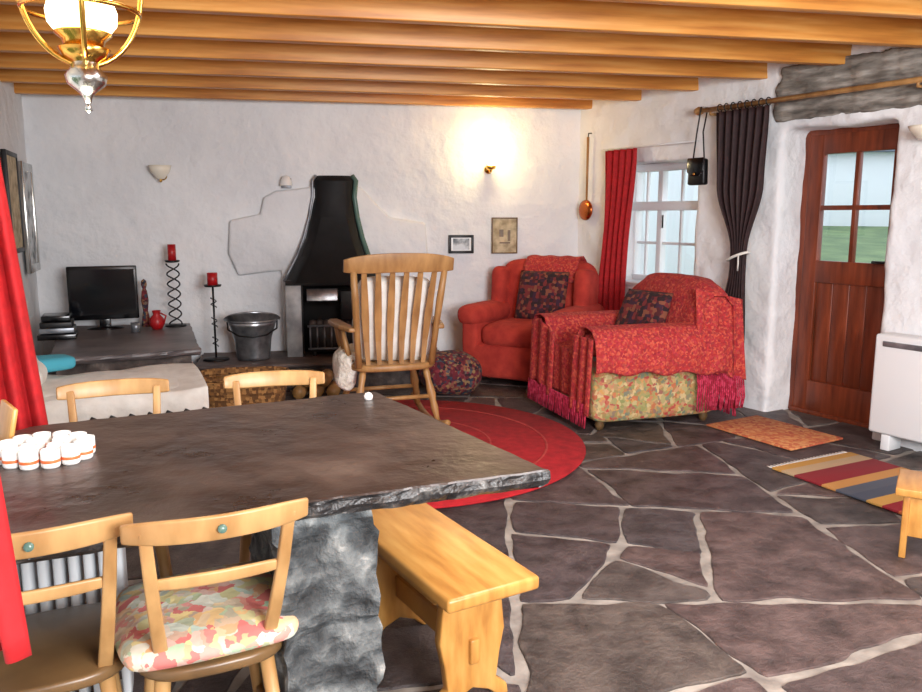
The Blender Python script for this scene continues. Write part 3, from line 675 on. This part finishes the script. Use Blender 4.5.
# ---------------------------------------------------------------- dining chairs
def crestprism(p,name,w_,h_,thk,z,y,mat,bow,arch=.0,n_=20,taper=.25):
    vs=[]
    for i in range(n_+1):
        u=i/n_*2-1; x=u*w_/2; yb=y-bow*(u*u); hh=h_*(1-taper*u**4)/2; zc=z+arch*(1-u*u)
        for (dy,dz) in ((-thk/2,-hh),(thk/2,-hh),(thk/2,hh),(-thk/2,hh)): vs.append((x,yb+dy+dz*.25,zc+dz))
    fs=[(i*4+k,i*4+(k+1)%4,(i+1)*4+(k+1)%4,(i+1)*4+k) for i in range(n_) for k in range(4)]+[(0,1,2,3),(n_*4,n_*4+1,n_*4+2,n_*4+3)]
    return bev(mk(name,vs,fs,mat,p),.005)
def dining_chair(name,loc,rz,cushion=False):
    c=E(name,loc,rz); pts=[]
    for k in range(28):
        a=2*math.pi*k/28; cx,sy=math.cos(a),math.sin(a)
        pts.append((.158*math.copysign(abs(cx)**.6,cx)*(1-.06*sy),.165*math.copysign(abs(sy)**.6,sy)))
    prism(c,'seat',pts,.405,.432,'seatwood',plane='xy',bv=.008)
    for sx in (-1,1):
        tube(c,'leg_front_%d'%(sx>0),[(sx*.10,-.11,.41),(sx*.14,-.155,0)],[.016,.011],'chairwood')
        tube(c,'leg_back_%d'%(sx>0),[(sx*.10,.11,.41),(sx*.14,.165,0)],[.016,.011],'chairwood')
        st=[(sx*.100,.125,.42),(sx*.110,.185,.54),(sx*.118,.235,.65),(sx*.125,.275,.765)]
        vs=[]
        for i,q in enumerate(st):
            w_=.014-.001*i
            vs+=[(q[0]-w_,q[1]-.009,q[2]),(q[0]+w_,q[1]-.009,q[2]),(q[0]+w_,q[1]+.009,q[2]),(q[0]-w_,q[1]+.009,q[2])]
        fs=[(i*4+k,i*4+(k+1)%4,(i+1)*4+(k+1)%4,(i+1)*4+k) for i in range(3) for k in range(4)]+[(0,1,2,3),(12,13,14,15)]
        bev(mk('stile_%d'%(sx>0),vs,fs,'chairwood',c),.004)
        tube(c,'stretcher_side_%d'%(sx>0),[(sx*.125,-.135,.18),(sx*.125,.14,.18)],.009,'chairwood')
    tube(c,'stretcher_mid',[(-.125,0,.18),(.125,0,.18)],.009,'chairwood')
    crestprism(c,'crest_rail',.325,.050,.014,.762,.298,'chairwood',.035)
    crestprism(c,'mid_rail',.235,.028,.012,.645,.24,'chairwood',.012)
    lathe(c,'badge',[(0,0),(.008,0),(.008,.003),(0,.003)],'green',(0,.3080,.762),14,(R(-90+14),0,0))
    if cushion: soft(c,'seat_pad',(0,-.005,.460),(.335,.335,.06),'cushlight',bv=.029,puff=.016,nz=.008)
    return c
dining_chair('dining_chair',(-.545,1.60,0),R(205),True)
dining_chair('dining_chair.001',(-.845,1.52,0),R(206))
dining_chair('dining_chair.002',(-.985,2.20,0),R(22))
dining_chair('dining_chair.003',(-.55,2.33,0),R(14))
r=E('radiator',(-1.0,1.87,0),R(19))
for i in range(9): soft(r,'fin_%d'%i,(-.13+i*.034,0,.34),(.024,.10,.54),'white',bv=.011,nz=0)
box(r,'foot_1',(-.10,0,.03),(.03,.2,.05),'white'); box(r,'foot_2',(.11,0,.03),(.03,.2,.05),'white')
tube(r,'pipe',[(-.14,0,.15),(.15,0,.15)],.015,'white')

# ---------------------------------------------------------------- bench
b=E('wooden_bench',(-.088,2.17,0),R(30.5))
box(b,'seat',(0,0,.362),(.275,.69,.038),'benchwood',bv=.01,seg=3)
leg=[(-.085,0),(-.115,.0),(-.11,.03),(-.075,.06),(-.085,.13),(-.10,.2),(-.09,.3),(-.10,.343),(.10,.343),(.09,.3),(.10,.2),(.085,.13),(.075,.06),(.11,.03),(.115,0),(.085,0),(.05,.03),(.0,.05),(-.05,.03)]
for k,y_ in enumerate((-.22,.22)): prism(b,'leg_%d'%k,leg,y_-.017,y_+.017,'benchwood',bv=.005)
box(b,'stretcher',(0,0,.16),(.028,.50,.07),'benchwood')
box(b,'apron_left',(-.085,0,.318),(.02,.40,.05),'benchwood'); box(b,'apron_right',(.085,0,.318),(.02,.40,.05),'benchwood')

# ---------------------------------------------------------------- rocking chair
c=E('rocking_chair',(-.45,4.86,.020),R(198))
pts=[]
for k in range(28):
    a=2*math.pi*k/28; cx,sy=math.cos(a),math.sin(a); pts.append((.27*math.copysign(abs(cx)**.55,cx)*(1-.08*sy),.25*math.copysign(abs(sy)**.55,sy)))
prism(c,'seat',pts,.37,.41,'oldwood',plane='xy',bv=.012)
for sx in (-1,1):
    for sy,nm in ((-1,'front'),(1,'back')):
        top=Vector((sx*.19,sy*.17,.375)); bot=Vector((sx*.25,sy*.23,.045)); P=[top.lerp(bot,i/8) for i in range(9)]
        tube(c,'leg_%s_%d'%(nm,sx>0),P,[.018,.022,.018,.024,.028,.02,.024,.018,.016],'oldwood')
    tube(c,'rocker_%d'%(sx>0),[(sx*.255,-.38+i*.08,.018+.9*((-.38+i*.08)-.02)**2*.45) for i in range(11)],.018,'oldwood')
    tube(c,'back_post_%d'%(sx>0),[(sx*.22,.20,.40),(sx*.235,.24,.6),(sx*.25,.29,.8),(sx*.265,.335,.97)],[.022,.018,.022,.018],'oldwood')
    prism(c,'arm_%d'%(sx>0),[(sx*.24,.26),(sx*.285,.26),(sx*.33,.05),(sx*.34,-.16),(sx*.32,-.22),(sx*.27,-.22),(sx*.26,-.1),(sx*.25,.05)][::sx],.615,.64,'oldwood',plane='xy',bv=.006)
    for k,y_ in enumerate((-.17,-.04,.09)): tube(c,'arm_spindle_%d%d'%(k,sx>0),[(sx*.24,y_,.40),(sx*.27,y_,.5),(sx*.295,y_,.62)],[.011,.018,.011],'oldwood')
for i in range(6):
    x=-.165+i*.066; vs=[]
    for z,y_,w_ in ((.40,.205,.012),(.55,.215,.017),(.70,.25,.022),(.85,.295,.019),(.97,.335,.014)):
        q=x*(1+.25*(z-.4)/.57); vs+=[(q-w_,y_-.006,z),(q+w_,y_-.006,z),(q+w_,y_+.006,z),(q-w_,y_+.006,z)]
    fs=[(j*4+k,j*4+(k+1)%4,(j+1)*4+(k+1)%4,(j+1)*4+k) for j in range(4) for k in range(4)]+[(0,1,2,3),(16,17,18,19)]
    mk('back_slat_%d'%i,vs,fs,'oldwood',c)
crestprism(c,'crest_rail',.64,.11,.024,1.0,.37,'oldwood',.04,.015,taper=.35)
tube(c,'stretcher_front',[(-.225,-.205,.18),(.225,-.205,.18)],[.013,.013],'oldwood'); tube(c,'stretcher_back',[(-.225,.205,.2),(.225,.205,.2)],.013,'oldwood')
soft(c,'back_cushion',(0,.15,.67),(.44,.09,.50),'throwwhite',(R(-14),0,0),bv=.04,puff=.02,nz=.015)
soft(c,'sheepskin',(.05,-.06,.44),(.46,.34,.07),'fleece',bv=.03,puff=.01,nz=.03,ns=.08)
soft(c,'sheepskin_side',(.265,-.02,.36),(.10,.26,.22),'fleece',bv=.04,puff=.01,nz=.03,ns=.08)

# ---------------------------------------------------------------- foot stool right edge
c=E('wooden_footstool',(1.89,2.92,0),R(-31))
box(c,'top',(0,0,.265),(.40,.28,.03),'benchwood')
for sx in (-1,1): prism(c,'end_%d'%(sx>0),[(-.12,0),(-.13,.25),(.13,.25),(.12,0),(.06,0),(0,.06),(-.06,0)],sx*.16-.012,sx*.16+.012,'benchwood',plane='yz')
box(c,'apron_front',(0,-.11,.17),(.32,.018,.16),'benchwood'); box(c,'apron_back',(0,.11,.17),(.32,.018,.16),'benchwood')

# ---------------------------------------------------------------- left curtains
A=LW[3]; dl=(LW[2]-LW[3]).normalized(); ang=math.atan2(dl.y,dl.x)
w=E('window_2',(A.x,A.y,0),ang)
for nm,cc,ss in (('frame_left',(.38,.22,1.3),(.05,.06,.9)),('frame_right',(1.37,.22,1.3),(.05,.06,.9)),('frame_top',(.87,.22,1.73),(1.04,.06,.05)),('frame_bottom',(.87,.22,.87),(1.04,.06,.05)),('mullion',(.87,.22,1.3),(.05,.06,.9))): box(w,nm,cc,ss,'white')
box(w,'sill',(.87,.12,.855),(1.05,.24,.03),'white'); box(w,'glass',(.87,.23,1.3),(1.0,.006,.86),'glass',bv=0)
c=E('red_curtain',(-1.345,2.30,0),R(25))
curtain('drape',c,0,0,.62,1.95,lambda v:.12+.10*v,lambda v:-.06*(1-v),4,.02,'redcurt')
c=E('red_curtain.001',(-.65,.97,0),R(-10))
curtain('drape',c,0,0,.74,1.95,lambda v:.12+.07*v,lambda v:-.10*(1-v),4,.02,'redcurt')
c=E('curtain_rod',(0,0,0)); tube(c,'rod',[(-.70,.80,1.965),(-.75,.97,1.965),(-1.40,2.30,1.965),(-1.44,2.40,1.965)],.01,'black')

# ---------------------------------------------------------------- pendant oil lamp
p=E('pendant_lamp',(-.945,2.10,0),R(25))
for k,ph in enumerate((0,R(90))):
    tube(p,'harp_%d'%k,[(.14*math.cos(a)*math.cos(ph),.14*math.cos(a)*math.sin(ph),1.86+.19*math.sin(a)) for a in [i*2*math.pi/48 for i in range(48)]],.007,'brass',10,True)
tube(p,'ring',[(.135*math.cos(a),.135*math.sin(a),1.80) for a in [i*2*math.pi/40 for i in range(40)]],.006,'brass',8,True)
lathe(p,'gallery',[(.028,1.675),(.05,1.69),(.062,1.71),(.06,1.712),(.03,1.69)],'brass')
lathe(p,'burner',[(.03,1.69),(.045,1.70),(.05,1.73),(.068,1.745),(.066,1.75),(.04,1.745)],'brass')
lathe(p,'globe',[(.03,1.735),(.06,1.745),(.080,1.77),(.083,1.80),(.07,1.84),(.04,1.88),(.034,1.95),(.034,2.02)],'bulb',seg=28)
lathe(p,'shade',[(.04,1.99),(.09,1.96),(.14,1.90),(.15,1.88)],'opal',seg=40)
lathe(p,'font',[(0,1.575),(.008,1.58),(.012,1.595),(.02,1.605),(.045,1.625),(.05,1.645),(.035,1.665),(.028,1.685),(.03,1.69)],'silver')
lathe(p,'finial',[(0,1.555),(.01,1.562),(.006,1.575)],'silver',seg=14)
tube(p,'chain',[(0,0,2.02),(0,0,2.33)],.006,'brass',8); lathe(p,'rose',[(0,2.29),(.04,2.30),(.05,2.33)],'brass')

# ---------------------------------------------------------------- lights
def light(name,typ,loc,e,col,size=.1,sy=None):
    l=bpy.data.lights.new(name,typ); l.energy=e; l.color=col
    if typ=='AREA':
        l.size=size
        if sy: l.shape='RECTANGLE'; l.size_y=sy
    else: l.shadow_soft_size=size
    o=bpy.data.objects.new(name,l); scene.collection.objects.link(o); o.location=loc
    return o
def aim(o,t): o.rotation_euler=(Vector(t)-o.location).to_track_quat('-Z','Y').to_euler()
q=Vector((LW[0].x,LW[0].y))+bd*3.56+Vector((bd.y,-bd.x))*.24
light('sconce_light','POINT',(q.x,q.y,1.84),5.5,(1,.80,.44),.05)
light('pendant_light','POINT',(-.945,2.10,1.50),5,(1,.9,.72),.08)
l=light('fill_behind','AREA',(1.5,-.7,1.55),178,(.95,.97,1),1.4,sy=.9); aim(l,(-.3,6,1.15))  # soft fill added behind the camera; the front wall has no window
l=light('room_fill','AREA',(.8,2.0,2.12),56,(.99,.98,1),1.1); aim(l,(.6,3.2,0))  # unseen fill panel added under the beams, no fixture belongs to it
w=bpy.data.worlds.new('World'); scene.world=w; w.use_nodes=True
bg=w.node_tree.nodes['Background']; bg.inputs[0].default_value=(.80,.89,1,1); bg.inputs[1].default_value=1.6
cam=bpy.data.cameras.new('Camera'); cam.lens=800/922*36; cam.sensor_width=36; cam.clip_start=.05
co=bpy.data.objects.new('Camera',cam); scene.collection.objects.link(co); co.location=(0,0,1.3); co.rotation_euler=(R(90-9.3),0,0)
scene.camera=co
